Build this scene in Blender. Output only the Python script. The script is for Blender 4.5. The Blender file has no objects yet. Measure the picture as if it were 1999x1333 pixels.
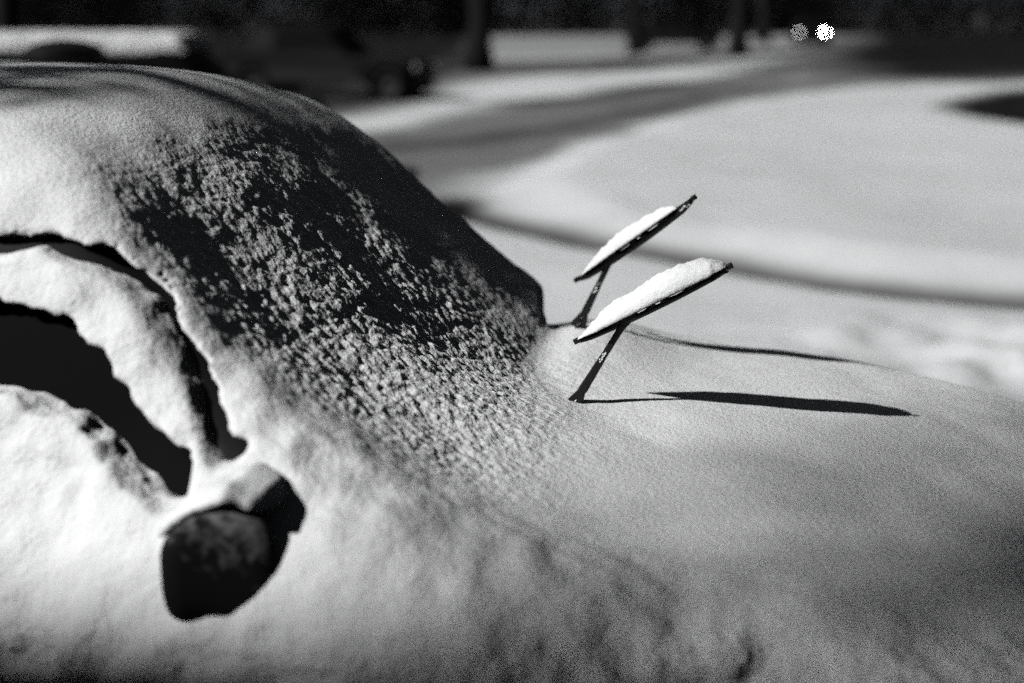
import bpy, math, random
import numpy as np

# ------------------------------------------------------------------ camera
random.seed(4)
S = bpy.context.scene
COL = S.collection
FPX = 2776.0                      # 50 mm on a 36 mm sensor, in pixels of a 1999 wide frame
PITCH = math.atan(644 / FPX)
CAM = np.array([0.0, 0.0, 1.75])
cd = bpy.data.cameras.new('camera')
cam = bpy.data.objects.new('camera', cd)
COL.objects.link(cam)
cam.location = CAM
cam.rotation_euler = (math.pi / 2 - PITCH, 0, 0)
cd.lens = 50
cd.sensor_width = 36
cd.clip_start = 0.05
cd.clip_end = 2000
cd.dof.use_dof = True
cd.dof.focus_distance = 2.5
cd.dof.aperture_fstop = 1.6
cd.dof.aperture_blades = 0
S.camera = cam

# ------------------------------------------------------------------ night sky
SUN_TRAVEL = np.array([0.711, 0.427, -0.590])
SUN_TRAVEL /= np.linalg.norm(SUN_TRAVEL)
ELEV = math.asin(-SUN_TRAVEL[2])
w = bpy.data.worlds.new('World')
S.world = w
w.use_nodes = True
nt = w.node_tree
nt.nodes.clear()
sky = nt.nodes.new('ShaderNodeTexSky')
sky.sky_type = 'NISHITA'
sky.sun_disc = False
sky.sun_elevation = ELEV
sky.sun_rotation = math.atan2(-SUN_TRAVEL[0], -SUN_TRAVEL[1])
bw = nt.nodes.new('ShaderNodeRGBToBW')
mixc = nt.nodes.new('ShaderNodeVectorMath')
mixc.operation = 'MULTIPLY'
mixc.inputs[1].default_value = (0.93, 0.98, 1.08)
bg = nt.nodes.new('ShaderNodeBackground')
bg.inputs['Strength'].default_value = 0.010
wo = nt.nodes.new('ShaderNodeOutputWorld')
nt.links.new(sky.outputs[0], bw.inputs[0])
nt.links.new(bw.outputs[0], mixc.inputs[0])
# added glow low in the sky to fill the shaded snow, no real source
wtc = nt.nodes.new('ShaderNodeTexCoord')
dot = nt.nodes.new('ShaderNodeVectorMath')
dot.operation = 'DOT_PRODUCT'
dot.inputs[1].default_value = (-0.15, 0.93, 0.33)
nt.links.new(wtc.outputs['Generated'], dot.inputs[0])
mx = nt.nodes.new('ShaderNodeMath'); mx.operation = 'MAXIMUM'; mx.inputs[1].default_value = 0
nt.links.new(dot.outputs['Value'], mx.inputs[0])
pw_ = nt.nodes.new('ShaderNodeMath'); pw_.operation = 'POWER'; pw_.inputs[1].default_value = 10
nt.links.new(mx.outputs[0], pw_.inputs[0])
ma = nt.nodes.new('ShaderNodeMath'); ma.operation = 'MULTIPLY_ADD'; ma.inputs[1].default_value = 8.5; ma.inputs[2].default_value = 0.36
nt.links.new(pw_.outputs[0], ma.inputs[0])
glow = nt.nodes.new('ShaderNodeVectorMath'); glow.operation = 'SCALE'
nt.links.new(mixc.outputs[0], glow.inputs[0])
nt.links.new(ma.outputs[0], glow.inputs['Scale'])
nt.links.new(glow.outputs[0], bg.inputs[0])
nt.links.new(bg.outputs[0], wo.inputs[0])

# ------------------------------------------------------------------ key light: low yard light coming over the camera's left shoulder
sd = bpy.data.lights.new('key_light', 'SUN')
sd.energy = 4.5
sd.angle = math.radians(0.7)
sd.color = (1.0, 0.995, 0.985)
so = bpy.data.objects.new('key_light', sd)
COL.objects.link(so)
from mathutils import Vector
so.rotation_euler = Vector(SUN_TRAVEL.tolist()).to_track_quat('-Z', 'Y').to_euler()
so.location = (-20, -12, 20)

S.view_settings.view_transform = 'Standard'
S.view_settings.look = 'None'
S.view_settings.exposure = 0
S.view_settings.gamma = 1
S.render.engine = 'CYCLES'
S.cycles.use_denoising = False
S.cycles.use_adaptive_sampling = True
S.cycles.adaptive_threshold = 0.25
S.cycles.adaptive_min_samples = 44
S.cycles.diffuse_bounces = 0
S.cycles.glossy_bounces = 1
S.cycles.transmission_bounces = 2
S.cycles.max_bounces = 4
S.cycles.caustics_reflective = False
S.cycles.caustics_refractive = False
S.cycles.sample_clamp_direct = 0.0


# ------------------------------------------------------------------ measuring helpers
def ray(px, py):
    x = (px - 999.5) / FPX
    v = -(py - 666.5) / FPX
    return np.array([x, math.cos(PITCH) + v * math.sin(PITCH), -math.sin(PITCH) + v * math.cos(PITCH)])


def spot(px, py, z=0.0):
    d = ray(px, py)
    return CAM + d * (z - CAM[2]) / d[2]


YAW = math.radians(14)
ORG = (0.108, 2.5, 0.0)           # cowl centre of the near car; its own axes: x forward, y left, z up


# ------------------------------------------------------------------ numpy noise and meshing
def _hash(ix, iy, iz, seed):
    h = (ix.astype(np.int64) * 374761393 + iy.astype(np.int64) * 668265263 + iz.astype(np.int64) * 2147483647 + seed * 144269) & 0xffffffff
    h = ((h ^ (h >> 13)) * 1274126177) & 0xffffffff
    h = ((h ^ (h >> 15)) * 2246822519) & 0xffffffff
    return ((h ^ (h >> 16)) & 0xffff).astype(np.float32) / 32767.5 - 1.0


def vnoise(x, y, z, seed=0):
    x0, y0, z0 = np.floor(x), np.floor(y), np.floor(z)
    fx, fy, fz = x - x0, y - y0, z - z0
    fx, fy, fz = [t * t * t * (t * (t * 6 - 15) + 10) for t in (fx, fy, fz)]
    r = 0
    for i in (0, 1):
        for j in (0, 1):
            for k in (0, 1):
                wgt = (fx if i else 1 - fx) * (fy if j else 1 - fy) * (fz if k else 1 - fz)
                r = r + wgt * _hash(x0 + i, y0 + j, z0 + k, seed)
    return r


def fbm(x, y, z, f, octv=3, seed=0, gain=0.5):
    r, a = 0, 1.0
    for o in range(octv):
        r = r + a * vnoise(x * f + 13.7 * o, y * f + 5.1 * o, z * f + 7.9 * o, seed + o)
        f *= 2.03
        a *= gain
    return r


def smin(a, b, k):
    h = np.clip(0.5 + 0.5 * (b - a) / k, 0, 1)
    return b + (a - b) * h - k * h * (1 - h)


def smax(a, b, k):
    return -smin(-a, -b, k)


def sstep(a, b, x):
    t = np.clip((x - a) / (b - a), 0, 1)
    return t * t * (3 - 2 * t)


def poly_dist(px, py, poly):
    """signed distance to a polygon, negative inside"""
    d = np.full(px.shape, 1e9, np.float32)
    inside = np.zeros(px.shape, bool)
    n = len(poly)
    for i in range(n):
        x1, y1 = poly[i]
        x2, y2 = poly[(i + 1) % n]
        ex, ey = x2 - x1, y2 - y1
        wx, wy = px - x1, py - y1
        t = np.clip((wx * ex + wy * ey) / (ex * ex + ey * ey + 1e-12), 0, 1)
        d = np.minimum(d, (wx - ex * t) ** 2 + (wy - ey * t) ** 2)
        c = ((y1 > py) != (y2 > py))
        with np.errstate(divide='ignore', invalid='ignore'):
            xi = (x2 - x1) * (py - y1) / (y2 - y1 + 1e-12) + x1
        inside ^= c & (px < xi)
    d = np.sqrt(d)
    return np.where(inside, -d, d)


def surface_nets(fn, lo, hi, h, band=None):
    """mesh the zero level of fn(x,y,z); band: extra (fine noise) only near the surface"""
    lo = np.array(lo, float)
    n = np.ceil((np.array(hi) - lo) / h).astype(int) + 1
    xs = [(lo[i] + h * np.arange(n[i])).astype(np.float32) for i in range(3)]
    Fv = np.empty(n, np.float32)
    for s in range(0, n[0], 48):
        X, Y, Z = np.meshgrid(xs[0][s:s + 48], xs[1], xs[2], indexing='ij')
        d = fn(X, Y, Z).astype(np.float32)
        if band is not None:
            m = np.abs(d) < band[1]
            d[m] = band[0](X[m], Y[m], Z[m], d[m])
        Fv[s:s + 48] = d
    Fv[Fv == 0] = 1e-7
    neg = Fv < 0
    c = neg[:-1, :-1, :-1].astype(np.int8)
    for i, j, k in ((1, 0, 0), (0, 1, 0), (0, 0, 1), (1, 1, 0), (1, 0, 1), (0, 1, 1), (1, 1, 1)):
        c = c + neg[i:n[0] - 1 + i, j:n[1] - 1 + j, k:n[2] - 1 + k]
    act = np.argwhere((c > 0) & (c < 8))
    idx = np.full(c.shape, -1, np.int32)
    idx[act[:, 0], act[:, 1], act[:, 2]] = np.arange(len(act))
    acc = np.zeros((len(act), 3))
    cnt = np.zeros(len(act))
    corners = [(i, j, k) for i in (0, 1) for j in (0, 1) for k in (0, 1)]
    val = {q: Fv[act[:, 0] + q[0], act[:, 1] + q[1], act[:, 2] + q[2]] for q in corners}
    for q in corners:
        for ax in range(3):
            if q[ax] == 0:
                r = list(q)
                r[ax] = 1
                a, b = val[q], val[tuple(r)]
                m = (a < 0) != (b < 0)
                t = np.where(m, a / np.where(m, a - b, 1), 0)
                p = np.tile(np.array(q, float), (len(act), 1))
                p[:, ax] += t
                acc[m] += p[m]
                cnt[m] += 1
    V = lo + h * (act + acc / cnt[:, None])
    quads = []
    for ax in range(3):
        u, v = (ax + 1) % 3, (ax + 2) % 3
        sl0 = [slice(None)] * 3
        sl1 = [slice(None)] * 3
        sl0[ax] = slice(0, n[ax] - 1)
        sl1[ax] = slice(1, n[ax])
        a, b = neg[tuple(sl0)], neg[tuple(sl1)]
        e = np.argwhere(a != b)
        e = e[(e[:, u] > 0) & (e[:, v] > 0) & (e[:, u] < n[u] - 1) & (e[:, v] < n[v] - 1)]
        if not len(e):
            continue
        s = a[e[:, 0], e[:, 1], e[:, 2]]
        cells = []
        for du, dv in ((-1, -1), (0, -1), (0, 0), (-1, 0)):
            q = e.copy()
            q[:, u] += du
            q[:, v] += dv
            cells.append(idx[q[:, 0], q[:, 1], q[:, 2]])
        Q = np.stack(cells, 1)
        Q[~s] = Q[~s][:, ::-1]
        quads.append(Q)
    Q = np.concatenate(quads)
    Q = Q[(Q >= 0).all(1)]
    return V, Q


def np_mesh(name, V, Q, mat, parent=None, smooth=True):
    me = bpy.data.meshes.new(name)
    V = np.asarray(V, np.float32)
    Q = np.asarray(Q, np.int32)
    me.vertices.add(len(V))
    me.vertices.foreach_set('co', V.ravel())
    k = Q.shape[1]
    me.loops.add(Q.size)
    me.loops.foreach_set('vertex_index', Q.ravel())
    me.polygons.add(len(Q))
    me.polygons.foreach_set('loop_start', np.arange(0, Q.size, k, dtype=np.int32))
    me.update(calc_edges=True)
    me.validate()
    if smooth:
        me.polygons.foreach_set('use_smooth', np.ones(len(me.polygons), bool))
    me.materials.append(mat)
    o = bpy.data.objects.new(name, me)
    COL.objects.link(o)
    if parent is not None:
        o.parent = parent
    return o


def py_mesh(name, verts, faces, mat, parent=None, smooth=True):
    me = bpy.data.meshes.new(name)
    me.from_pydata([tuple(map(float, v)) for v in verts], [], faces)
    me.update()
    if smooth:
        me.polygons.foreach_set('use_smooth', [True] * len(me.polygons))
    me.materials.append(mat)
    o = bpy.data.objects.new(name, me)
    COL.objects.link(o)
    if parent is not None:
        o.parent = parent
    return o


def set_attr(o, name, vals):
    a = o.data.attributes.new(name, 'FLOAT', 'POINT')
    a.data.foreach_set('value', np.asarray(vals, np.float32))


def tag(o, label=None, cat=None, group=None, kind=None):
    if label: o['label'] = label
    if cat: o['category'] = cat
    if group: o['group'] = group
    if kind: o['kind'] = kind
    return o


def empty(name, loc, rz=0.0):
    o = bpy.data.objects.new(name, None)
    COL.objects.link(o)
    o.location = loc
    o.rotation_euler = (0, 0, rz)
    o.empty_display_size = 0.2
    return o


# ------------------------------------------------------------------ materials
def new_mat(name):
    m = bpy.data.materials.new(name)
    m.use_nodes = True
    t = m.node_tree
    return m, t, t.nodes['Principled BSDF'], t.nodes['Material Output']


def nd(t, kind, **kw):
    n = t.nodes.new(kind)
    for k, v in kw.items():
        setattr(n, k, v)
    return n


def noise(t, coord, scale, detail=2.0, rough=0.5):
    n = nd(t, 'ShaderNodeTexNoise')
    n.inputs['Scale'].default_value = scale
    n.inputs['Detail'].default_value = detail
    n.inputs['Roughness'].default_value = rough
    t.links.new(coord, n.inputs['Vector'])
    return n.outputs['Fac']


def mth(t, op, a, b=None, c=None):
    n = nd(t, 'ShaderNodeMath', operation=op)
    for i, v in enumerate((a, b, c)):
        if v is None: continue
        if isinstance(v, (int, float)): n.inputs[i].default_value = v
        else: t.links.new(v, n.inputs[i])
    return n.outputs[0]


def snow_mat(name, albedo=0.8, crust=0.0, lump=0.0, fine=1.0, use_attr=True):
    """loose night snow: relief from real displacement, grains from bump"""
    m, t, p, out = new_mat(name)
    tc = nd(t, 'ShaderNodeTexCoord').outputs['Object']
    p.inputs['Roughness'].default_value = 0.9
    p.inputs['Specular IOR Level'].default_value = 0.12
    g = noise(t, tc, 14, 4)
    cr = nd(t, 'ShaderNodeMapRange')
    cr.inputs['To Min'].default_value = albedo * 0.95
    cr.inputs['To Max'].default_value = albedo * 1.04
    t.links.new(g, cr.inputs['Value'])
    cc = nd(t, 'ShaderNodeCombineColor')
    for i, q in enumerate((0.985, 0.995, 1.01)):
        t.links.new(mth(t, 'MULTIPLY', cr.outputs[0], q), cc.inputs[i])
    t.links.new(cc.outputs[0], p.inputs['Base Color'])
    # grains (bump), a millimetre or two
    f1 = noise(t, tc, 420, 2, 0.7)
    f2 = noise(t, tc, 130, 3, 0.65)
    hgt = mth(t, 'ADD', mth(t, 'MULTIPLY', f1, 0.45), mth(t, 'MULTIPLY', f2, 1.0))
    b = nd(t, 'ShaderNodeBump')
    b.inputs['Strength'].default_value = 1.0
    b.inputs['Distance'].default_value = 0.0030 * fine
    t.links.new(hgt, b.inputs['Height'])
    t.links.new(b.outputs[0], p.inputs['Normal'])
    if crust or lump:
        at = nd(t, 'ShaderNodeAttribute', attribute_name='crust').outputs['Fac']
        al = nd(t, 'ShaderNodeAttribute', attribute_name='lump').outputs['Fac']
        n1 = noise(t, tc, 44, 2.5, 0.5)
        n2 = noise(t, tc, 95, 2, 0.6)
        v = nd(t, 'ShaderNodeTexVoronoi', feature='SMOOTH_F1')
        v.inputs['Scale'].default_value = 60
        v.inputs['Smoothness'].default_value = 0.6
        t.links.new(tc, v.inputs['Vector'])
        h1 = mth(t, 'ADD', mth(t, 'MULTIPLY', mth(t, 'SUBTRACT', n1, 0.5), 1.05), mth(t, 'MULTIPLY', mth(t, 'SUBTRACT', 0.4, v.outputs['Distance']), 0.6))
        h1 = mth(t, 'ADD', h1, mth(t, 'MULTIPLY', mth(t, 'SUBTRACT', n2, 0.5), 0.3))
        h1 = mth(t, 'MULTIPLY', mth(t, 'MULTIPLY', h1, at), crust)
        n3 = noise(t, tc, 15, 3, 0.55)
        h2 = mth(t, 'MULTIPLY', mth(t, 'MULTIPLY', mth(t, 'SUBTRACT', n3, 0.5), al), lump)
        d = nd(t, 'ShaderNodeDisplacement')
        d.inputs['Midlevel'].default_value = 0
        d.inputs['Scale'].default_value = 1
        t.links.new(mth(t, 'ADD', h1, h2), d.inputs['Height'])
        t.links.new(d.outputs[0], out.inputs['Displacement'])
        m.displacement_method = 'BOTH'
    return m


def plain(name, col, rough=0.5, spec=0.5, metal=0.0, coat=0.0, bump=0.0, scale=60):
    m, t, p, out = new_mat(name)
    tc = nd(t, 'ShaderNodeTexCoord').outputs['Object']
    r = nd(t, 'ShaderNodeMapRange')
    r.inputs['To Min'].default_value = 0.8
    r.inputs['To Max'].default_value = 1.2
    t.links.new(noise(t, tc, scale, 4, 0.6), r.inputs['Value'])
    cc = nd(t, 'ShaderNodeCombineColor')
    for i in range(3):
        t.links.new(mth(t, 'MULTIPLY', r.outputs[0], col[i] if isinstance(col, tuple) else col), cc.inputs[i])
    t.links.new(cc.outputs[0], p.inputs['Base Color'])
    p.inputs['Roughness'].default_value = rough
    p.inputs['Specular IOR Level'].default_value = spec
    p.inputs['Metallic'].default_value = metal
    p.inputs['Coat Weight'].default_value = coat
    if bump:
        b = nd(t, 'ShaderNodeBump')
        b.inputs['Distance'].default_value = bump
        t.links.new(noise(t, tc, scale * 2, 3, 0.6), b.inputs['Height'])
        t.links.new(b.outputs[0], p.inputs['Normal'])
    return m


M_SNOW = snow_mat('car_snow', 0.82, crust=0.0092, lump=0.020)
M_RIDGE = snow_mat('ridge_snow', 0.84, fine=0.8)
M_PAINT = plain('dark_paint', 0.004, 0.6, 0.08)
M_GLASS = plain('dark_glass', 0.003, 0.6, 0.02)
M_RUBBER = plain('black_rubber', 0.005, 0.7, 0.2, bump=0.0004, scale=300)
M_METAL = plain('black_wiper_metal', 0.006, 0.5, 0.3)
M_CHROME = plain('dull_steel', 0.02, 0.6, 0.2)
M_MIRROR = plain('mirror_glass', 0.02, 0.2, 0.5)
M_BARK = plain('bark', 0.012, 0.95, 0.1, bump=0.02, scale=12)
M_LENS = plain('pale_lamp_lens', 0.45, 0.3, 0.4)
M_HEDGE = plain('winter_thicket', 0.008, 0.95, 0.05)


def rimed(name):
    """black plastic with rime frozen on its upper part"""
    m, t, p, out = new_mat(name)
    tc = nd(t, 'ShaderNodeTexCoord').outputs['Object']
    sx = nd(t, 'ShaderNodeSeparateXYZ')
    t.links.new(tc, sx.inputs[0])
    k = mth(t, 'ADD', mth(t, 'MULTIPLY', sx.outputs[2], 5.5), mth(t, 'MULTIPLY', sx.outputs[0], 2.5))
    k = mth(t, 'ADD', k, mth(t, 'MULTIPLY', mth(t, 'SUBTRACT', noise(t, tc, 55, 4, 0.7), 0.5), 1.6))
    k = mth(t, 'ADD', k, 0.22)
    cr = nd(t, 'ShaderNodeValToRGB')
    cr.color_ramp.elements[0].position = 0.10
    cr.color_ramp.elements[0].color = (0.005, 0.005, 0.0052, 1)
    cr.color_ramp.elements[1].position = 0.75
    cr.color_ramp.elements[1].color = (0.20, 0.20, 0.204, 1)
    t.links.new(k, cr.inputs[0])
    t.links.new(cr.outputs[0], p.inputs['Base Color'])
    p.inputs['Roughness'].default_value = 0.8
    p.inputs['Specular IOR Level'].default_value = 0.1
    return m


M_RIMED = rimed('rimed_plastic')


def lamp_mat(name, strength):
    m, t, p, out = new_mat(name)
    t.nodes.remove(p)
    e = nd(t, 'ShaderNodeEmission')
    e.inputs['Strength'].default_value = strength
    e.inputs['Color'].default_value = (1, 0.99, 0.97, 1)
    t.links.new(e.outputs[0], out.inputs[0])
    return m


# ------------------------------------------------------------------ ground: one snow sheet with ruts, ploughed edges, bare road and painted shade
def seg_dist(X, Y, pts):
    d = np.full(X.shape, 1e9)
    for (x1, y1), (x2, y2) in zip(pts[:-1], pts[1:]):
        ex, ey = x2 - x1, y2 - y1
        t = np.clip(((X - x1) * ex + (Y - y1) * ey) / (ex * ex + ey * ey), 0, 1)
        d = np.minimum(d, np.hypot(X - x1 - ex * t, Y - y1 - ey * t))
    return d


def survey(*px):
    return [tuple(spot(a, b)[:2]) for a, b in px]


xs = np.concatenate([[-900, -400, -200, -120, -80], np.arange(-60, -6, 0.5), np.arange(-6, 14, 0.09), np.arange(14, 70, 0.45), [80, 120, 200, 400, 900]])
ys = [-900, -300, -100, -40, -15, -6, -2]
y = 0.0
while y < 120:
    ys.append(y)
    y += max(0.08, 0.0085 * y) if y > 5 else 0.4
ys = np.array(ys + [140, 180, 260, 500, 1500])
GX, GY = np.meshgrid(xs, ys, indexing='ij')
wob = fbm(GX, GY, 0 * GX, 0.35, 3, 5)
GXw, GYw = GX + 0.35 * wob, GY + 0.35 * fbm(GX, GY, 0 * GX, 0.3, 3, 9)
gutter = survey((882, 398), (905, 415), (1000, 436), (1110, 462), (1250, 490), (1400, 516), (1500, 535), (1640, 556), (1800, 572), (1999, 590), (2300, 606), (2700, 610))
dg = seg_dist(GX + 0.06 * wob, GY + 0.1 * wob, gutter)
end = survey((885, 402))[0]
dend = np.hypot(GX - end[0], (GY - end[1]) * 0.6)
# ploughed road between the near verge and the far one
road = poly_dist(GXw, GYw, survey((300, 420), (300, 262), (690, 252), (900, 216), (1200, 172), (1450, 135), (1700, 92), (1900, 88), (2500, 88), (2500, 160), (1999, 166), (1750, 168), (1600, 178), (1400, 212), (1250, 246), (1120, 292), (1010, 318), (905, 356), (860, 388), (800, 430), (700, 480)))
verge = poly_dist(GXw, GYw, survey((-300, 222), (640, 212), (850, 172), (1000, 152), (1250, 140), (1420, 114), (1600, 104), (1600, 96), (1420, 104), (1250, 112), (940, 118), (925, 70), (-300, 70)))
dirt_shade = 0.56 * sstep(0.5, -0.9, road)
dirt_shade *= 1 - 0.28 * sstep(3, 10, GX)
for pts, wd, am in ((survey((650, 300), (1000, 268), (1250, 216), (1500, 172), (1800, 140), (2200, 125)), 0.45, 0.26),
                    (survey((1000, 205), (1150, 195), (1350, 162), (1550, 138), (1800, 112), (2300, 100)), 0.7, 0.26),
                    (survey((950, 322), (1100, 292), (1220, 250)), 0.28, 0.24)):
    dirt_shade += am * np.exp(-(seg_dist(GXw, GYw, pts) / wd) ** 2)
dirt_shade += 0.62 * sstep(1.0, -1.5, verge)
dirt_shade += 0.4 * sstep(1.5, -3, verge) * sstep(-1.5, -4.5, GX + 0.02 * (GY - 30))  # left part darker still: unlit ground painted dark
far_right_shade = poly_dist(GXw, GYw, survey((1560, 100), (1640, 82), (1680, 64), (2600, 60), (2600, 178), (1999, 168), (1800, 166), (1640, 164), (1500, 172), (1400, 150)))  # ground in shade at the far right, painted into the snow colour
dirt_shade = np.maximum(dirt_shade, 0.97 * sstep(2.0, -6.0, far_right_shade))
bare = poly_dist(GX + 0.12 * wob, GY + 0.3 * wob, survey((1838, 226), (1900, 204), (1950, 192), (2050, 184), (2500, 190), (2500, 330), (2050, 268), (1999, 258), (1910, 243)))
dirt_shade = np.maximum(dirt_shade, 1.0 * sstep(0.5, -0.35, bare))
dirt_shade += 0.8 * sstep(16, 6, 0.6 * GY + GX * 0.9) * np.exp(-(dg / 0.2) ** 2) + 0.12 * np.exp(-(dg / 0.3) ** 2) + 0.5 * np.exp(-(dend / 0.35) ** 2)
dirt_shade += 0.40 * sstep(38, 70, GY)  # light falloff with distance, painted into the ground colour
dirt_shade += 0.10 * sstep(2.0, 5.5, GX) * sstep(14, 9, GY)
dirt_shade = np.maximum(dirt_shade, 0.8 * sstep(104, 112, GY))
left_shade = poly_dist(GX, GYw, survey((-900, 66), (948, 66), (948, 135), (900, 150), (850, 176), (780, 208), (640, 228), (-900, 290)))  # unlit ground on the left, its darkness painted into the colour
dirt_shade = np.maximum(dirt_shade, 0.93 * sstep(1.0, -1.0, left_shade))
dirt_shade = np.clip(dirt_shade + 0.05 * wob, 0, 1)
hz = 0.02 * fbm(GX, GY, 0 * GX, 0.8, 3, 21)
hz += 0.16 * sstep(-0.1, 0.9, -poly_dist(GXw, GYw, survey((890, 398), (900, 372), (960, 340), (1110, 290), (1250, 245), (1400, 212), (1600, 185), (1750, 172), (2600, 165), (2600, 600), (1999, 585), (1500, 530), (1100, 455), (905, 410))))
hz -= 0.07 * np.exp(-(dg / 0.16) ** 2)
hz -= 0.05 * sstep(0.3, -0.4, bare)
# trampled snow beside the car
tr = np.exp(-((GX - 2.6) / 1.3) ** 2 - ((GY - 7.1) / 0.9) ** 2)
hz += tr * 0.075 * fbm(GX, GY, 0 * GX, 4.5, 3, 33)
hz = np.where(GY < 4, 0.02, hz)
V = np.stack([GX, GY, hz], -1).reshape(-1, 3)
ni, nj = GX.shape
I, J = np.meshgrid(np.arange(ni - 1), np.arange(nj - 1), indexing='ij')
a = (I * nj + J).ravel()
Q = np.stack([a, a + nj, a + nj + 1, a + 1], 1)

m, t, p, out = new_mat('ground_snow')
tc = nd(t, 'ShaderNodeTexCoord').outputs['Object']
at = nd(t, 'ShaderNodeAttribute', attribute_name='dirt_shade').outputs['Fac']  # slush and bare road, plus the painted shade
n1 = noise(t, tc, 3.2, 5, 0.65)
k = mth(t, 'ADD', at, mth(t, 'MULTIPLY', mth(t, 'SUBTRACT', n1, 0.5), 0.16))
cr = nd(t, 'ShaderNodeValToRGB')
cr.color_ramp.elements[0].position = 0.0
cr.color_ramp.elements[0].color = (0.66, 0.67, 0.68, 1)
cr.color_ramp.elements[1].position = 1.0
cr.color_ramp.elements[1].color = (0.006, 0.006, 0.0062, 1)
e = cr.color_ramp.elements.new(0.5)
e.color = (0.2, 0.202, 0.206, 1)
t.links.new(k, cr.inputs[0])
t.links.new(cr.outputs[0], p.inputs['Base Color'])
p.inputs['Roughness'].default_value = 0.9
p.inputs['Specular IOR Level'].default_value = 0.1
bm_ = nd(t, 'ShaderNodeBump')
bm_.inputs['Distance'].default_value = 0.006
t.links.new(mth(t, 'ADD', noise(t, tc, 60, 3, 0.7), noise(t, tc, 14, 3, 0.6)), bm_.inputs['Height'])
t.links.new(bm_.outputs[0], p.inputs['Normal'])
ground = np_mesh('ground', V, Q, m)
set_attr(ground, 'dirt_shade', dirt_shade.ravel())
tag(ground, kind='structure')


# ------------------------------------------------------------------ the near car
def roof_z(a, b):
    return 1.657 - 0.20 * b * b - 0.26 * np.maximum(0, a + 1.05) ** 2 - 0.10 * np.maximum(0, -a - 1.3) ** 2


def car_sdf(a, b, z):
    ab = np.abs(b)
    top = z - roof_z(a, b)
    ap = -a - 0.085 - np.where(b > 0, 0.08 * b * b, 0.25 * np.minimum(-b, 0.42) ** 2 - 0.022 * sstep(0, 0.4, -b))
    ws = (z - (1.057 + 0.85 * ap + 0.13 * np.maximum(ap, 0) ** 2)) / (1.36 + 0.08 * np.clip(ap, 0, .6))
    cut = (a + 0.050 + 0.36 * np.clip(b - 0.2, -0.5, 0.45) - 0.6 * sstep(0.12, -0.25, b)) / 1.06
    rear = (z - (1.12 + 1.0 * (a + 2.45))) / 1.41
    side = (ab - (0.80 - 0.40 * (z - 1.1))) / 1.077
    g = smax(top, ws, 0.075)
    g = smax(g, cut, 0.015)
    g = smax(g, rear, 0.15)
    g = smax(g, side, 0.10)
    g = smax(g, 0.6 - z, 0.02)
    hood = z - (1.055 - 0.055 * a - 0.03 * np.maximum(a, 0) ** 2 - 0.10 * np.maximum(0, a - 0.35) ** 2 * 1.6 - 0.05 * b * b)
    wz = 0.868 - 0.30 * np.maximum(0, z - 0.85) ** 2 - 0.35 * np.maximum(0, 0.72 - z) ** 2
    sd_ = ab - wz - 0.05 * sstep(0, 0.6, b) * sstep(-0.3, 0.2, a)
    fr = a - (1.28 - 0.25 * b * b)
    rr = -a - 2.95 + 0.2 * b * b
    hood = hood - 0.045 * np.exp(-((a + 0.04) / 0.13) ** 2 - ((b - 0.5) / 0.33) ** 2)
    h = smax(hood, sd_, 0.24)
    h = smax(h, fr, 0.2)
    h = smax(h, rr, 0.2)
    h = smax(h, 0.26 - z, 0.08)
    bulge = (np.sqrt(((a + 0.07) / 0.30) ** 2 + ((b + 0.775) / 0.165) ** 2 + ((z - 0.50) / 0.45) ** 2) - 1) * 0.16
    h = smin(h, bulge, 0.17)
    k = 0.022 + 0.20 * sstep(0.22, -0.35, b) * sstep(-1.0, -0.2, a) + 0.05 * sstep(-0.3, -1.2, a)
    return smin(g, h, k)


# openings in the snow of the near side, in the car's own x and z
WIN = [(-1.62, 1.335), (-0.9, 1.352), (-0.688, 1.347), (-0.638, 1.342), (-0.588, 1.331), (-0.552, 1.305), (-0.517, 1.287), (-0.501, 1.261), (-0.461, 1.23), (-0.426, 1.2), (-0.389, 1.179), (-0.357, 1.172), (-0.347, 1.134), (-0.35, 1.118), (-0.378, 1.104), (-0.405, 1.111), (-0.438, 1.127), (-0.498, 1.162), (-0.552, 1.205), (-0.6, 1.209), (-0.633, 1.217), (-0.667, 1.225), (-0.9, 1.235), (-1.62, 1.25)]
GAP = [(-1.66, 1.43), (-0.703, 1.435), (-0.654, 1.438), (-0.596, 1.433), (-0.537, 1.416), (-0.51, 1.392), (-0.482, 1.376), (-0.446, 1.334), (-0.409, 1.293), (-0.381, 1.268), (-0.356, 1.24), (-0.334, 1.219), (-0.311, 1.191), (-0.283, 1.188), (-0.287, 1.174), (-0.315, 1.162), (-0.328, 1.174), (-0.345, 1.192), (-0.369, 1.229), (-0.406, 1.273), (-0.444, 1.318), (-0.479, 1.349), (-0.51, 1.368), (-0.557, 1.39), (-0.616, 1.405), (-0.643, 1.418), (-0.699, 1.409), (-1.66, 1.405)]


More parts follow.
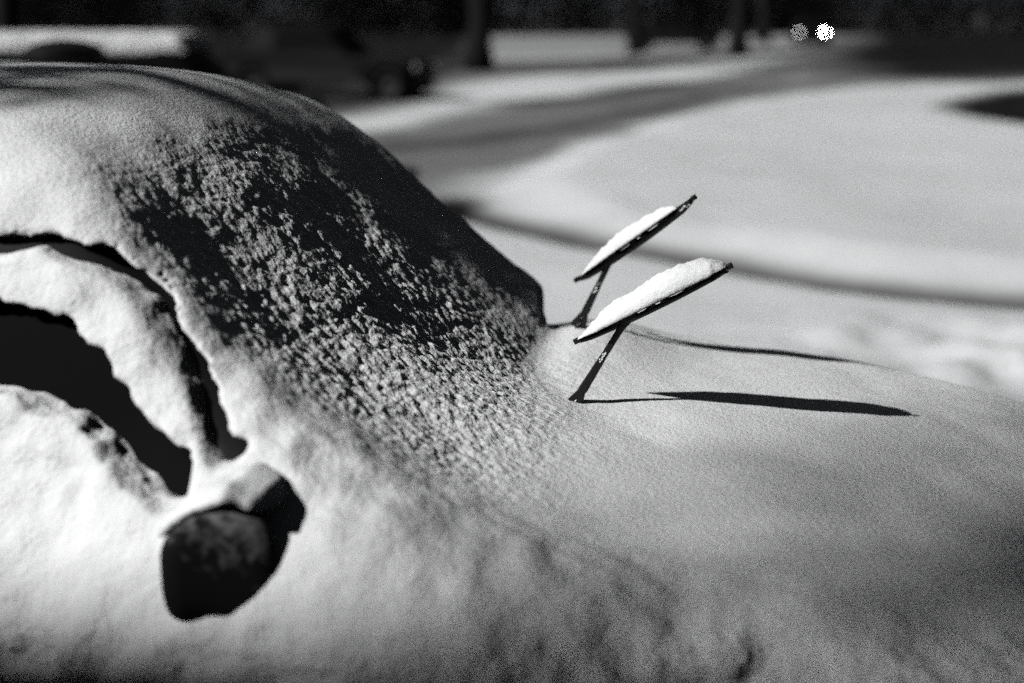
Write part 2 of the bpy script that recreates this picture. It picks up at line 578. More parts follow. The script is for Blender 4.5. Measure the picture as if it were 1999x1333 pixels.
def car_snow(a, b, z, d):
    crust = sstep(-1.0, -0.55, a) * sstep(0.35, 0.1, a) * sstep(1.0, 1.16, z)
    flank = sstep(-0.55, -0.72, b)
    low = sstep(1.02, 0.9, z)
    big = fbm(a, b, z, 5.0, 2, 52)
    mid = fbm(a, b, z, 17.0, 2, 67)
    amp_b = 0.004 + 0.010 * low * flank
    amp_m = 0.0008 + 0.0012 * crust + 0.0035 * flank + 0.0085 * low * flank
    r = d + amp_b * big + amp_m * mid
    # ragged openings over the glass and along the door gap
    rag = 0.0075 * fbm(a, b, z, 40.0, 2, 11) + 0.003 * fbm(a, b, z, 15.0, 2, 14)
    pw = np.minimum(poly_dist(a, z, WIN) + rag, poly_dist(a, z, GAP) - 0.0035 + 0.0045 * sstep(-0.45, -0.52, a) + 0.4 * rag)
    pw = pw + 0.5 * sstep(-0.1, 0.1, b) * sstep(-0.8, -0.6, a)
    carve = np.maximum(np.maximum(pw, -(d + 0.075)), 0.60 - np.abs(b))
    r = smax(r, -carve, 0.012)
    # snow ends raggedly above the sill
    sill = 0.50 + 0.05 * vnoise(a * 7, b * 3, 0 * a, 3) - z
    r = np.maximum(r, np.minimum(sill, 0.05 + 0 * sill) if False else sill)
    return r


near = empty('parked_car', ORG, -YAW)
tag(near, 'nearest car, buried in thick snow, with both wipers raised off the windscreen', 'car')
V, Q = surface_nets(car_sdf, (-3.1, -1.06, 0.44), (1.42, 0.98, 1.74), 0.0085, (car_snow, 0.09))
snow = np_mesh('snow_cover', V, Q, M_SNOW, near)
a, b, z = V[:, 0], V[:, 1], V[:, 2]
crust = sstep(-0.72, -0.5, a) * sstep(0.25, -0.02, a) * sstep(1.03, 1.12, z) * sstep(1.62, 1.50, z)
crust = crust * (0.5 + 0.5 * sstep(1.46, 1.18, z))
crust = crust * (1 - 0.85 * sstep(-0.50, -0.68, b)) * (0.25 + 0.75 * sstep(0.32, 0.0, b))
lump = 0.06 + 0.9 * sstep(1.03, 0.93, z) * sstep(-0.55, -0.78, b) + 0.35 * sstep(-0.6, -0.72, b)
set_attr(snow, 'crust', crust + 0.05)
set_attr(snow, 'lump', lump)
sub = snow.modifiers.new('smooth', 'SUBSURF')
sub.levels = sub.render_levels = 1
sub.boundary_smooth = 'ALL'

V, Q = surface_nets(lambda a, b, z: car_sdf(a, b, z) + 0.052, (-3.1, -1.06, 0.2), (1.42, 0.98, 1.74), 0.022)
body = np_mesh('body', V, Q, M_PAINT, near)


def shell_patch(name, poly, mat, parent, sgn=-1, off=0.046, h=0.012):
    """a pane lying in the flank, following its curve, 6 mm proud of the body skin"""
    pa = np.arange(min(p[0] for p in poly), max(p[0] for p in poly) + h, h)
    pz = np.arange(min(p[1] for p in poly), max(p[1] for p in poly) + h, h)
    A, Z = np.meshgrid(pa, pz, indexing='ij')
    B = np.full(A.shape, 0.4)
    step = 0.05
    lo_, hi_ = np.full(A.shape, 0.2), np.full(A.shape, 1.1)
    for _ in range(26):
        mid = (lo_ + hi_) / 2
        v = car_sdf(A, -mid, Z) + off
        lo_ = np.where(v < 0, mid, lo_)
        hi_ = np.where(v < 0, hi_, mid)
    B = (lo_ + hi_) / 2
    ins = poly_dist(A, Z, poly) < 0.006
    n_ = len(pz)
    vs = []
    for k_ in (0.0, -0.004):
        vs.append(np.stack([A, sgn * (B + k_), Z], -1).reshape(-1, 3))
    N = A.size
    f = []
    for i in range(len(pa) - 1):
        for j in range(n_ - 1):
            if ins[i, j] and ins[i + 1, j] and ins[i, j + 1] and ins[i + 1, j + 1]:
                q = (i * n_ + j, (i + 1) * n_ + j, (i + 1) * n_ + j + 1, i * n_ + j + 1)
                f.append(q if sgn < 0 else q[::-1])
                r_ = tuple(N + s for s in q)
                f.append(r_[::-1] if sgn < 0 else r_)
    V_ = np.concatenate(vs)
    used = sorted({i for q in f for i in q})
    mp = {u: i for i, u in enumerate(used)}
    return py_mesh(name, V_[used], [tuple(mp[i] for i in q) for q in f], mat, parent)


V, Q = surface_nets(lambda a, b, z: smax(smax(poly_dist(a, z, GAP) - 0.014, car_sdf(a, b, z) + 0.024, 0.003), np.maximum(-(car_sdf(a, b, z) + 0.075), b + 0.45), 0.003), (-1.72, -0.9, 1.12), (-0.24, -0.44, 1.47), 0.0075)
np_mesh('door_frame', V, Q, M_RUBBER, near)

PANE = [(-1.75, 1.37), (-0.62, 1.385), (-0.54, 1.36), (-0.31, 1.12), (-0.34, 1.08), (-1.7, 1.1)]
for sgn in (-1, 1):
    shell_patch('side_window', PANE, M_GLASS, near, sgn)


def tube(pts, rad, n=10, squash=1.0, up=(0, 0, 1)):
    """closed tube through pts; rad a number or a list; returns verts, faces"""
    pts = [np.array(p, float) for p in pts]
    if not hasattr(rad, '__len__'): rad = [rad] * len(pts)
    vs, fs = [], []
    for i, p in enumerate(pts):
        d = pts[min(i + 1, len(pts) - 1)] - pts[max(i - 1, 0)]
        d /= np.linalg.norm(d) + 1e-9
        u_ = np.array(up, float)
        if abs(d @ u_) > 0.95: u_ = np.array([1.0, 0.2, 0])
        s_ = np.cross(d, u_); s_ /= np.linalg.norm(s_)
        u_ = np.cross(s_, d)
        for k_ in range(n):
            an = 2 * math.pi * k_ / n
            vs.append(p + rad[i] * (math.cos(an) * s_ * squash + math.sin(an) * u_))
    for i in range(len(pts) - 1):
        for k_ in range(n):
            a_, b_ = i * n + k_, i * n + (k_ + 1) % n
            fs.append((a_, b_, b_ + n, a_ + n))
    fs.append(tuple(range(n))[::-1])
    fs.append(tuple((len(pts) - 1) * n + k_ for k_ in range(n)))
    return vs, fs


def join(parts):
    vs, fs = [], []
    for v, f in parts:
        o_ = len(vs)
        vs += list(v)
        fs += [tuple(i + o_ for i in q) for q in f]
    return vs, fs


def bar(p, q, w_, h_, w2=None, h2=None, side=(0, 1, 0), bev=0.0012):
    """tapered rectangular bar with chamfered edges from p to q"""
    p, q = np.array(p, float), np.array(q, float)
    w2 = w_ if w2 is None else w2
    h2 = h_ if h2 is None else h2
    d = (q - p) / np.linalg.norm(q - p)
    s_ = np.array(side, float); s_ -= d * (s_ @ d); s_ /= np.linalg.norm(s_)
    u_ = np.cross(d, s_)
    vs, fs = [], []
    for c, ww, hh in ((p, w_, h_), (q, w2, h2)):
        for sx, sy in ((-1, -.6), (-.6, -1), (.6, -1), (1, -.6), (1, .6), (.6, 1), (-.6, 1), (-1, .6)):
            vs.append(c + s_ * sx * ww / 2 + u_ * sy * hh / 2)
    for k_ in range(8):
        fs.append((k_, (k_ + 1) % 8, 8 + (k_ + 1) % 8, 8 + k_))
    fs.append(tuple(range(8))[::-1]); fs.append(tuple(range(8, 16)))
    return vs, fs


def lerp(p, q, t):
    return np.array(p) * (1 - t) + np.array(q) * t


def wiper(label, base, att, ll, tip, prof, thick, seed, width, fat=0.0048):
    base, att, ll, tip = [np.array(v) for v in (base, att, ll, tip)]
    wp = empty('wiper', base)
    wp.parent = near
    tag(wp, label)
    L = lambda v: v - base
    d = tip - ll
    ln = np.linalg.norm(d); d = d / ln
    sd2 = np.array([0, 1.0, 0])
    up = np.cross(sd2, d); up = up if up[2] > 0 else -up
    up /= np.linalg.norm(up)
    t0 = float((att - ll) @ d) / ln
    on = lerp(ll, tip, t0)
    # arm: boss on the spindle, forked knuckle, tapering channel, thin hook
    k1 = lerp(base, on, 0.20); k2 = lerp(base, on, 0.55)
    arm = [tube([base + (0, 0, -0.05), base + (0, 0, 0.012)], [0.011, 0.009]),
           bar(base + (-0.014, 0.004, 0.002), k1, 0.016, 0.010, 0.014, 0.013),
           bar(base + (0.010, -0.006, -0.016), k1, 0.010, 0.011, 0.012, 0.012),
           bar(k1, k2, 0.014, 0.017, 0.012, 0.0125), bar(lerp(base, on, 0.53), lerp(base, on, 0.9), 0.010, 0.0115, 0.009, 0.012),
           bar(lerp(base, on, 0.88), on - up * 0.002, 0.008, 0.014, 0.009, 0.018)]
    v, f = join(arm)
    py_mesh('arm', [L(q) for q in v], f, M_METAL, wp, smooth=False)
    # blade: rubber lip and two-bow frame
    rub = [bar(ll, tip, 0.006, 0.005, side=sd2)]
    v, f = join(rub)
    py_mesh('rubber_strip', [L(q - up * (-0.001)) for q in v], f, M_RUBBER, wp, smooth=False)
    fr = []
    bow = [ll + d * ln * t - up * (thick * math.sin(math.pi * min(1, max(0, t))) ** 0.7 + 0.003) for t in np.linspace(0.02, 0.97, 15)]
    fr.append(tube(bow, [0.003] + [fat] * 13 + [0.003], 8))
    for c_, hw in ((0.18, 0.13), (0.42, 0.10), (0.66, 0.10), (0.86, 0.11)):
        pts = []
        for s_ in np.linspace(-1, 1, 7):
            t = c_ + hw * s_
            dep = thick * math.sin(math.pi * min(0.98, max(0.03, c_))) ** 0.7
            pts.append(ll + d * ln * t - up * (0.002 + dep * (1 - s_ * s_)))
        fr.append(tube(pts, fat * 0.85, 8))
    fr.append(bar(on - d * 0.014 - up * (thick * 0.8), on + d * 0.014 - up * (thick * 0.8), 0.013, 0.012, side=sd2))
    for e_, s_ in ((ll, -1), (tip, 1)):
        fr.append(bar(e_ - d * 0.006 * s_, e_ + d * 0.004 * s_, 0.009, 0.010, side=sd2))
    v, f = join(fr)
    py_mesh('frame', [L(q) for q in v], f, M_METAL, wp, smooth=False)
    # ridge of snow lying along the blade
    n, mseg = 150, 26
    vs, fs = [], []
    for i in range(n):
        t = i / (n - 1)
        tt = prof[0][0] + (prof[-1][0] - prof[0][0]) * t
        h_ = float(np.interp(tt, [q[0] for q in prof], [q[1] for q in prof]))
        c_ = ll + d * ln * tt
        wd = width * (0.25 + 0.75 * min(1, h_ / 0.025))
        for k_ in range(mseg):
            an = math.pi * k_ / (mseg - 1)
            x_ = math.cos(an); y_ = math.sin(an) ** 0.75
            q = c_ + sd2 * x_ * wd + np.array([-0.12, 0, 1.0]) * y_ * h_ + up * 0.0022
            vs.append(q)
    vs = np.array(vs)
    nz = fbm(vs[:, 0], vs[:, 1], vs[:, 2], 60.0, 3, seed)
    cen = np.repeat(np.array([ll + d * ln * (prof[0][0] + (prof[-1][0] - prof[0][0]) * i / (n - 1)) for i in range(n)]), mseg, 0)
    k3 = np.tile(np.sin(np.linspace(0, math.pi, mseg)), n)
    dirv = vs - cen
    dirv /= np.linalg.norm(dirv, axis=1)[:, None] + 1e-6
    vs = vs + dirv * (nz * 0.0022 * (0.3 + k3))[:, None]
    for i in range(n - 1):
        for k_ in range(mseg - 1):
            a_ = i * mseg + k_
            fs.append((a_, a_ + 1, a_ + mseg + 1, a_ + mseg))
        fs.append((i * mseg + mseg - 1, i * mseg, (i + 1) * mseg, (i + 1) * mseg + mseg - 1))
    fs.append(tuple(range(mseg))[::-1]); fs.append(tuple((n - 1) * mseg + k_ for k_ in range(mseg)))
    py_mesh('snow_ridge', [L(q) for q in vs], fs, M_RIDGE, wp)
    # rime stuck to the metal
    rs = random.Random(seed)
    rim = []
    for c_, m_, sp in ((lerp(base, on, 0.56), 9, 0.010), (lerp(ll, tip, 0.42) - up * thick, 6, 0.012), (lerp(ll, tip, 0.93) - up * 0.005, 10, 0.010), (lerp(base, on, 0.06), 5, 0.005)):
        dd_ = d if c_[2] > on[2] - 0.02 else (on - base) / np.linalg.norm(on - base)
        for _ in range(m_):
            c2 = c_ + dd_ * rs.uniform(-1.6, 1.6) * sp + np.array([rs.uniform(-1, 1) * .002, -0.0065, rs.uniform(-1, 1) * .003])
            r_ = rs.uniform(0.0008, 0.0024)
            rim.append(tube([c2 - dd_ * r_ * 1.3, c2, c2 + dd_ * r_ * 1.5], [r_ * .4, r_, r_ * .35], 7))
        v, f = join(rim)
        rim = []
        py_mesh('frost', [L(q) for q in v], f, M_RIDGE, wp)
    return wp


wiper('near wiper with the taller ridge of snow on its blade', (0.0, 0.0, 1.045), (0.109, -0.014, 1.224), (0.008, 0.002, 1.171), (0.283, -0.053, 1.329),
      [(0.02, 0.001), (0.08, 0.010), (0.2, 0.030), (0.32, 0.036), (0.45, 0.037), (0.58, 0.043), (0.70, 0.043), (0.8, 0.036), (0.9, 0.024), (0.96, 0.011), (0.985, 0.001)], 0.006, 3, 0.037)
wiper('far wiper, nearer the other side of the windscreen', (-0.078, 0.455, 1.099), (0.006, 0.393, 1.256), (-0.082, 0.443, 1.199), (0.175, 0.322, 1.396),
      [(0.05, 0.001), (0.12, 0.012), (0.22, 0.023), (0.40, 0.032), (0.6, 0.026), (0.75, 0.020), (0.83, 0.010), (0.87, 0.001)], 0.008, 8, 0.029, fat=0.0072)

# door mirror: traced outline with real depth, sitting on an arm off the door
MIR = [(-0.328, 1.066), (-0.328, 1.040), (-0.327, 1.028), (-0.325, 1.017), (-0.323, 1.012), (-0.320, 1.008), (-0.317, 1.007), (-0.311, 1.006), (-0.304, 1.007), (-0.290, 1.010), (-0.283, 1.011), (-0.274, 1.010), (-0.268, 1.007), (-0.257, 1.001), (-0.251, 0.998), (-0.245, 0.996), (-0.239, 0.997), (-0.230, 0.999), (-0.225, 1.001), (-0.221, 1.006), (-0.218, 1.013), (-0.213, 1.026), (-0.211, 1.034), (-0.209, 1.043), (-0.208, 1.052), (-0.207, 1.067), (-0.207, 1.075), (-0.209, 1.085), (-0.210, 1.092), (-0.215, 1.104), (-0.218, 1.110), (-0.224, 1.117), (-0.230, 1.121), (-0.241, 1.127), (-0.248, 1.129), (-0.257, 1.130), (-0.266, 1.128), (-0.281, 1.124), (-0.289, 1.120), (-0.299, 1.115), (-0.306, 1.110), (-0.318, 1.099), (-0.324, 1.091), (-0.328, 1.079)]
mir = empty('door_mirror', (-0.245, -0.98, 1.1))
mir.parent = near
off = np.array([-0.245, -0.98, 1.1])


def mir_sdf(a, b, z):
    taper = 0.018 * np.clip((b + 1.0) / 0.08, -1, 1)
    return smax(poly_dist(a, z, MIR) - 0.012 - taper * 0.25, np.abs(b + 0.885) - (0.048 - 0.3 * np.clip(a + 0.31, 0, 0.13)), 0.03)


V, Q = surface_nets(mir_sdf, (-0.40, -1.1, 0.94), (-0.1, -0.86, 1.28), 0.005)
np_mesh('housing', V - off, Q, M_RIMED, mir)
V, Q = surface_nets(lambda a, b, z: np.maximum(np.abs(a + 0.326) - 0.005, smax(np.abs(b + 0.885) - 0.034, np.abs(z - 1.048) - 0.026, 0.012)), (-0.345, -1.0, 0.99), (-0.31, -0.83, 1.10), 0.003)
np_mesh('mirror_glass', V - off, Q, M_MIRROR, mir)
v, f = tube([(-0.26, -0.80, 1.08), (-0.26, -0.85, 1.085), (-0.265, -0.885, 1.09)], [0.03, 0.024, 0.018], 12)
py_mesh('bracket', [np.array(q) - off for q in v], f, M_RUBBER, mir)


def cap_sdf(a, b, z):
    # snow heaped on the slanting top of the housing and joined to the drift on the door
    top = poly_dist(a, z, [(-0.352, 1.095), (-0.335, 1.125), (-0.30, 1.152), (-0.25, 1.172), (-0.218, 1.160), (-0.205, 1.138), (-0.222, 1.138), (-0.25, 1.150), (-0.30, 1.132), (-0.335, 1.105)])
    d_ = smax(top - 0.004, np.abs(b + 0.85) - 0.074 + 0.5 * np.maximum(0, a + 0.25), 0.04)
    return d_ + 0.004 * fbm(a, b, z, 24.0, 2, 4)


V, Q = surface_nets(cap_sdf, (-0.40, -1.12, 1.02), (-0.1, -0.8, 1.3), 0.006)
o = np_mesh('snow_cap', V - off, Q, M_RIDGE, mir)


# wheels under the near car
def wheel(parent, loc, r=0.30, w_=0.19, snowy=False):
    wh = empty('wheel', loc)
    wh.parent = parent
    prof = [(r * .62, -w_ / 2), (r * .9, -w_ / 2), (r * .985, -w_ * .38), (r, -w_ * .2), (r, w_ * .2), (r * .985, w_ * .38), (r * .9, w_ / 2), (r * .62, w_ / 2)]
    n = 36
    vs = [(p_ * math.cos(2 * math.pi * i / n), q_, p_ * math.sin(2 * math.pi * i / n)) for i in range(n) for p_, q_ in prof]
    m_ = len(prof)
    fs = [(i * m_ + j, i * m_ + (j + 1) % m_, ((i + 1) % n) * m_ + (j + 1) % m_, ((i + 1) % n) * m_ + j) for i in range(n) for j in range(m_)]
    py_mesh('tyre', vs, fs, M_RUBBER, wh)
    prof = [(0.001, -w_ * .30), (r * .2, -w_ * .34), (r * .3, -w_ * .25), (r * .55, -w_ * .30), (r * .615, -w_ * .46), (r * .615, w_ * .46), (0.001, w_ * .2)]
    m_ = len(prof)
    vs = [(p_ * math.cos(2 * math.pi * i / n), q_, p_ * math.sin(2 * math.pi * i / n)) for i in range(n) for p_, q_ in prof]
    fs = [(i * m_ + j, i * m_ + j + 1, ((i + 1) % n) * m_ + j + 1, ((i + 1) % n) * m_ + j) for i in range(n) for j in range(m_ - 1)]
    py_mesh('rim', vs, fs, M_CHROME, wh)
    return wh


for ax in (0.62, -2.15):
    for sy in (-0.74, 0.74):
        wheel(near, (ax, sy, 0.31))


# ------------------------------------------------------------------ other cars
def other_car(name, label, loc, rz, cat='car', L0=-3.0, L1=1.35, roof_h=1.40, roof_back=-2.0, box=False, res=0.035, snow_roof=0.0, lamps=None, lamp_r=1.0, hoodsnow=0.0, pod=False, pale=False, group=None):
    c = empty(name, loc, rz)
    tag(c, label, cat, group)

    def sdf(a, b, z):
        ab = np.abs(b)
        g = smax(z - (roof_h - 0.08 * b * b - 0.05 * np.maximum(0, a + 0.9) ** 2), (z - (0.92 - 1.0 * (a + 0.02 + 0.25 * b * b))) / 1.41, 0.1)
        g = smax(g, (z - (0.95 + (3.0 if box else 1.1) * (a - roof_back + 0.5))) / (3.16 if box else 1.5), 0.1)
        g = smax(g, (ab - (0.79 - 0.30 * (z - 0.9))) / 1.04, 0.08)
        h = smax(z - (0.90 - 0.05 * a - 0.06 * np.maximum(a, 0) ** 2), ab - (0.85 - 0.2 * np.maximum(0, 0.5 - z)), 0.1)
        h = smax(h, a - (L1 - 0.25 * b * b), 0.15)
        h = smax(h, L0 + 0.2 * b * b - a, 0.15)
        h = smax(h, 0.2 - z, 0.06)
        d_ = smin(g, h, 0.04)
        for ax in (L1 - 0.63, -2.15):
            d_ = np.maximum(d_, -np.maximum(np.hypot(a - ax, z - 0.31) - 0.37, 0.6 - ab))
        return d_

    V, Q = surface_nets(sdf, (L0 - .1, -0.95, 0.1), (L1 + .1, 0.95, roof_h + .1), res)
    np_mesh('body', V, Q, M_PAINT, c)

    def pane(nm, test, off_):
        v_, q_ = surface_nets(lambda a, b, z: smax(smax(sdf(a, b, z) - off_, -(sdf(a, b, z) + 0.02), 0.004), test(a, b, z), 0.004), (L0, -0.95, 0.9), (0.3, 0.95, roof_h), res * 0.6)
        if len(v_): np_mesh(nm, v_, q_, M_GLASS, c)
    pane('windscreen', lambda a, b, z: np.maximum(np.maximum(np.abs(b) - 0.58, np.abs(z - (roof_h + 0.93) / 2) - (roof_h - 1.03) / 2), -(a + 0.62)), 0.012)
    for s_ in (-1, 1):
        pane('side_window', lambda a, b, z: np.maximum(np.maximum(0.62 - s_ * b, np.abs(z - (roof_h + 0.92) / 2) - (roof_h - 1.06) / 2), np.maximum(a - (0.62 - z) - 0.12, -(a + 1.25 + (1.0 if box else 0.5)))), 0.012)
    for ax in (L1 - 0.63, -2.15):
        for sy in (-0.74, 0.74):
            wheel(c, (ax, sy, 0.31))
    if snow_roof:
        x1, x0 = -0.44, roof_back - (0.4 if box else -0.05)

        def rs(a, b, z):
            base = roof_h - 0.08 * b * b - 0.05 * np.maximum(0, a + 0.9) ** 2
            d_ = smax(z - base - snow_roof, base - 0.03 - z, 0.03)
            d_ = smax(d_, a - x1 + (z - base) * 0.75, 0.07)
            d_ = smax(d_, x0 - a, 0.08)
            d_ = smax(d_, np.abs(b) - 0.66 + 0.1 * (z - base), 0.07)
            return d_ + 0.010 * fbm(a, b, z, 6.0, 3, 31)
        V, Q = surface_nets(rs, (x0 - .15, -0.8, roof_h - .15), (x1 + .15, 0.8, roof_h + snow_roof + .08), 0.025)
        np_mesh('snow_cover', V, Q, M_FAR, c)
    if pod:
        v_, q_ = surface_nets(lambda a, b, z: smax((np.sqrt(((a + 0.82) / 0.24) ** 2 + (b / 0.42) ** 2 + ((z - roof_h + 0.02) / 0.10) ** 2) - 1) * 0.1, roof_h - 0.03 - z, 0.02), (-1.2, -0.6, roof_h - .1), (-0.4, 0.6, roof_h + .2), 0.02)
        np_mesh('roof_pod', v_, q_, M_RUBBER, c)
    if hoodsnow:
        V, Q = surface_nets(lambda a, b, z: smax(sdf(a, b, z) - hoodsnow, np.maximum(np.maximum(-0.05 - a, a - 1.0), 0.70 - z) + 0.1 * vnoise(a * 3, b * 3, z, 2), 0.03), (-0.3, -0.9, 0.65), (1.35, 0.9, 1.2), 0.03)
        np_mesh('hood_snow', V, Q, M_DIM, c)
    for j, sy in enumerate((-0.60, 0.60)):
        xf = L1 - 0.25 * sy * sy
        n = 20
        vs = [(xf + 0.035, sy, 0.64)] + [(xf + 0.02 - 0.10 * (k_ > n - 1) * 1.0, sy + 0.105 * lamp_r * math.cos(2 * math.pi * k_ / n), 0.64 + 0.09 * lamp_r * math.sin(2 * math.pi * k_ / n)) for k_ in range(2 * n)]
        fs = [(0, 1 + k_, 1 + (k_ + 1) % n) for k_ in range(n)] + [(1 + k_, 1 + n + k_, 1 + n + (k_ + 1) % n, 1 + (k_ + 1) % n) for k_ in range(n)]
        py_mesh('headlight', vs, fs, (lamps[j] if lamps else (M_LENS if pale else M_GLASS)), c)
    return c


M_FAR = snow_mat('roof_snow', 0.74, fine=3)
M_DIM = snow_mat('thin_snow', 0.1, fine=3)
p1 = spot(372, 99, 1.36)
other_car('parked_wagon', 'dark long-roofed car behind the near one, thick slab of snow on its roof', (-3.25 + 0.45, 15.2, 0), math.radians(0), 'car', L0=-4.2, L1=0.85, roof_h=1.385, roof_back=-3.6, box=True, snow_roof=0.165)
other_car('parked_wagon', 'low dark car without snow just behind the near roof, a rounded hump on top', (-2.05, 9.3, 0), 0.0, 'car', L0=-4.2, L1=0.75, roof_h=1.50, roof_back=-3.6, box=True, pod=True)
q = spot(838, 206)
other_car('parked_car', 'dark bare car on the far side of the street, left of the thick tree trunk', (-2.95, 29.6, 0), math.radians(-14), 'car', roof_h=1.50, pale=True)
q = spot(1440, 100)
other_car('parked_car', 'dark distant car half hidden by the verge, right of the slimmer trunk', (8.2, 66.5, 0), math.radians(-10), 'car', roof_h=1.32, group=None)
L_B, L_D = lamp_mat('bright_headlamp', 90.0), lamp_mat('dim_headlamp', 5.0)
q = spot(1600, 78)
other_car('oncoming_car', 'farthest car with its headlights on, one bright and one dim', (14.5, 70.5, 0.16), math.radians(-100), 'car', roof_h=1.40, lamps=[L_D, L_B], lamp_r=0.75)


# ------------------------------------------------------------------ trees
def bare_tree(label, loc, r, h, seed, group='bare trees across the street'):
    rs = random.Random(seed)
    tr = empty('bare_tree', loc)
    tag(tr, label, 'tree', group)
    pts = [np.array([0, 0, -0.1])]
    rad = [r * 1.45]
    nseg = 9
    for i in range(1, nseg + 1):
        t = i / nseg
        pts.append(np.array([rs.uniform(-.12, .12) * h * .06 * i * .5, rs.uniform(-.1, .1) * h * .03, h * 0.55 * t]))
        rad.append(r * (1.05 if i == 1 else 1.0 - 0.35 * t))
    v, f = tube(pts, rad, 14)
    py_mesh('trunk', v, f, M_BARK, tr)
    br = []

    def grow(p, d, ln, rr, lev):
        n = 4
        q = [p]
        ra = [rr]
        for i in range(n):
            d = d + np.array([rs.uniform(-.25, .25), rs.uniform(-.25, .25), rs.uniform(-.05, .22)])
            d /= np.linalg.norm(d)
            p = p + d * ln / n
            q.append(p)
            ra.append(rr * (1 - 0.6 * (i + 1) / n))
            if lev > 0:
                for _ in range(2 if lev > 1 else 1):
                    s_ = np.array([rs.uniform(-1, 1), rs.uniform(-1, 1), rs.uniform(-.2, .9)])
                    grow(p, (d * .6 + s_ * .8) / np.linalg.norm(d * .6 + s_ * .8), ln * rs.uniform(.45, .65), ra[-1] * .6, lev - 1)
        br.append(tube(q, ra, 6 if lev > 1 else 4))
    for i in range(7):
        k_ = rs.randint(4, nseg)
        an = rs.uniform(0, 6.28)
        grow(pts[k_], np.array([math.cos(an) * .8, math.sin(an) * .8, .8]), h * rs.uniform(.3, .45), rad[k_] * .55, 2)
    v, f = join(br)
    py_mesh('crown', v, f, M_BARK, tr)
    return tr


for lab, px, py, wpx, h, sd_ in (
        ('thickest bare tree trunk, just right of the dark car across the street', 936, 138, 46, 12, 1),
        ('slim bare tree trunk before the bright snow strip, left of the far dark car', 1240, 106, 26, 11, 2),
        ('bare tree trunk just right of the far dark car', 1441, 112, 34, 13, 3),
        ('bare tree trunk next to the distant headlights', 1490, 84, 22, 12, 4)):
    g_ = spot(px, py)
    bare_tree(lab, (g_[0], g_[1], 0), wpx / FPX * g_[1] / 2, h, sd_)
bare_tree('bare tree standing in the dark at the far right', (30, 75, 0), 0.3, 13, 9)
bare_tree('bare tree standing in the dark behind the roof snow slab', (-16, 46, 0), 0.35, 13, 10)

# thicket closing the view at the far end: thousands of twigs, one mass
rs = np.random.RandomState(3)
N = 115000
x_ = rs.uniform(-110, 130, N)
yy = 108 + rs.uniform(0, 8, N) + 3 * np.sin(x_ * .11)
top = 6.0 + 1.8 * np.sin(x_ * .23) + 1.3 * np.sin(x_ * .71 + 1)
zz = rs.uniform(0, 1, N) ** 0.9 * top
dx, dy, dz = rs.normal(0, .35, N), rs.normal(0, .3, N), rs.uniform(.1, .5, N)
wx_ = rs.uniform(.05, .16, N)
V = np.stack([np.stack([x_ - wx_, yy, zz], 1), np.stack([x_ + wx_, yy + .05, zz], 1), np.stack([x_ + dx + wx_ * .3, yy + dy, zz + dz], 1), np.stack([x_ + dx - wx_ * .3, yy + dy, zz + dz], 1)], 1).reshape(-1, 3)
th = np_mesh('thicket', V, np.arange(4 * N).reshape(N, 4), M_HEDGE, smooth=False)
tag(th, kind='stuff')


# ------------------------------------------------------------------ unseen things added to darken the edges of the car: a gabled house and two trees
ET = -SUN_TRAVEL
E1 = np.array([ET[1], -ET[0], 0.0]) * -1.0
E1 = np.array([SUN_TRAVEL[1], -SUN_TRAVEL[0], 0.0]) / math.hypot(SUN_TRAVEL[0], SUN_TRAVEL[1])
E2 = np.cross(SUN_TRAVEL, E1)
E2 = E2 if E2[2] > 0 else -E2


def upstream(t_, u_, v_):
    return ET * t_ + E1 * u_ + E2 * v_


def blocker_tree(label, centre, R, n, leaf, seed, name='added_evergreen', squash=1.0, lobe=0.05, power=0.45):
    c = np.array(centre, float)
    tr = empty(name, (c[0], c[1], 0))
    tag(tr, label, 'tree')
    v, f = tube([(0, 0, -.1), (0.05, 0, c[2] * .4), (0, 0.05, c[2] * .8), (0, 0, c[2] + R * .6)], [R * .11, R * .09, R * .07, R * .02], 14)
    brs = [(v, f)]
    rs = random.Random(seed)
    for i in range(16):
        an = i * 2.4
        z0 = c[2] - R * .7 + R * 1.2 * i / 16
        brs.append(tube([(0, 0, z0), (math.cos(an) * R * .4, math.sin(an) * R * .4, z0 + R * .08), (math.cos(an) * R * .85, math.sin(an) * R * .85, z0 + R * .22)], [R * .012, R * .009, R * .004], 6))
    py_mesh('trunk', *join(brs), M_BARK, tr)
    q = np.random.RandomState(seed)
    d = q.normal(size=(n, 3)); d /= np.linalg.norm(d, axis=1)[:, None]
    rr = R * q.uniform(0.15, 1, n) ** power
    lob = 1 + lobe * np.sin(d[:, 0] * 7 + 2) * np.cos(d[:, 2] * 6) + lobe * 0.6 * np.sin(d[:, 1] * 13)
    P = d * (rr * lob)[:, None] * np.array([1, 1, squash]) + np.array([0, 0, c[2]])
    a_ = q.normal(size=(n, 3)); a_ /= np.linalg.norm(a_, axis=1)[:, None]
    b_ = np.cross(a_, q.normal(size=(n, 3))); b_ /= np.linalg.norm(b_, axis=1)[:, None]
    s_ = leaf * q.uniform(.6, 1.3, n)[:, None]
    V = np.stack([P - a_ * s_, P + b_ * s_ * .35, P + a_ * s_, P - b_ * s_ * .35], 1).reshape(-1, 3)
    np_mesh('crown', V, np.arange(4 * n).reshape(n, 4), M_HEDGE, tr, smooth=False)
    return tr


R1 = 5.0
blocker_tree('tall broad evergreen, unseen, added to darken the right end of the hood', upstream(27, -1.60 + R1 * .857, 1.66 + R1 * .515), R1, 42000, 0.17, 5, power=0.5, lobe=0.02)  # added blocker, its thin edge dims the hood gradually
blocker_tree('small round evergreen, unseen, added to dim the roof of the near car', upstream(7.5, -3.50, 1.00), 1.32, 3000, 0.085, 6, power=0.25)  # added blocker, half shades the roof snow

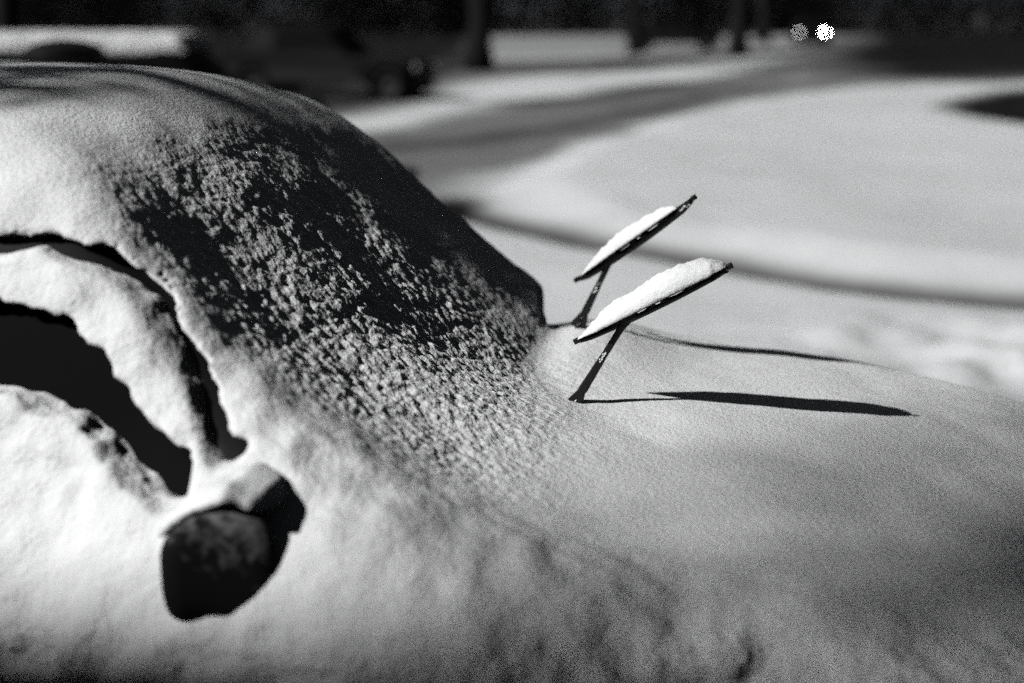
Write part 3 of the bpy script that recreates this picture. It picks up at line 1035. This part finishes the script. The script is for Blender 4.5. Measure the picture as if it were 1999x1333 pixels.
hx = math.atan2(ET[1], ET[0])               # the ridge runs away from the car
g0 = upstream(16, 0.0, 2.06)
hs = empty('added_house', (g0[0] - 0 * ET[0], g0[1], 0), hx)  # added blocker, its gable slope cuts light from the lower flank
tag(hs, 'gabled house, unseen, added to darken the lower flank of the near car', 'house')
RH = g0[2]                                  # ridge height
PIT, HWID, DEP = 0.70, 6.0, 8.0
EH = RH - PIT * HWID
M_WALL = plain('render_wall', 0.25, 0.9, 0.2, bump=0.004, scale=8)
M_ADDED_ROOF = plain('added_house_tiles', 0.06, 0.85, 0.2, bump=0.01, scale=10)
w2 = HWID - 0.35
py_mesh('wall', [(0.3, -w2, 0), (0.3, w2, 0), (0.3, w2, EH), (0.3, 0, RH - .25), (0.3, -w2, EH), (DEP, -w2, 0), (DEP, w2, 0), (DEP, w2, EH), (DEP, 0, RH - .25), (DEP, -w2, EH)],
        [(0, 4, 3, 2, 1), (5, 6, 7, 8, 9), (0, 5, 9, 4), (1, 2, 7, 6), (2, 3, 8, 7), (3, 4, 9, 8), (0, 1, 6, 5)], M_WALL, hs, smooth=False)
vs = []
for x_ in (0.0, DEP + 0.3):
    vs += [(x_, -HWID, EH), (x_, 0, RH), (x_, HWID, EH), (x_, HWID, EH - .18), (x_, 0, RH - .2), (x_, -HWID, EH - .18)]
roof = py_mesh('added_house_roof', vs, [(0, 1, 7, 6), (1, 2, 8, 7), (2, 3, 9, 8), (3, 4, 10, 9), (4, 5, 11, 10), (5, 0, 6, 11), (0, 5, 4, 1), (1, 4, 3, 2), (6, 7, 10, 11), (7, 8, 9, 10)], M_ADDED_ROOF, hs, smooth=False)
for yy_ in (-3.6, 0, 3.6):
    for zz_ in (1.0, 4.2):
        if yy_ == 0 and zz_ == 1.0:
            continue
        fv, ff = [], []
        for (a0, a1, b0, b1) in ((-.6, .6, 0, .1), (-.6, .6, 1.4, 1.5), (-.6, -.5, .1, 1.4), (.5, .6, .1, 1.4), (-.035, .035, .1, 1.4)):
            o_ = len(fv)
            fv += [(x_, yy_ + q_, zz_ + r_) for x_ in (0.2, 0.32) for q_, r_ in ((a0, b0), (a1, b0), (a1, b1), (a0, b1))]
            ff += [tuple(o_ + k_ for k_ in q_) for q_ in ((3, 2, 1, 0), (4, 5, 6, 7), (0, 1, 5, 4), (1, 2, 6, 5), (2, 3, 7, 6), (3, 0, 4, 7))]
        wn = py_mesh('added_house_window', fv, ff, M_BARK, hs, smooth=False)
        py_mesh('pane', [(0.27, yy_ - .5, zz_ + .1), (0.27, yy_ + .5, zz_ + .1), (0.27, yy_ + .5, zz_ + 1.4), (0.27, yy_ - .5, zz_ + 1.4)], [(3, 2, 1, 0)], M_GLASS, wn, smooth=False)
dv = [(x_, q_, r_) for x_ in (0.22, 0.31) for q_, r_ in ((-.5, 0), (.5, 0), (.5, 2.1), (-.5, 2.1))]
dr = py_mesh('added_house_door', dv, [(3, 2, 1, 0), (4, 5, 6, 7), (0, 1, 5, 4), (1, 2, 6, 5), (2, 3, 7, 6), (3, 0, 4, 7)], M_PAINT, hs, smooth=False)
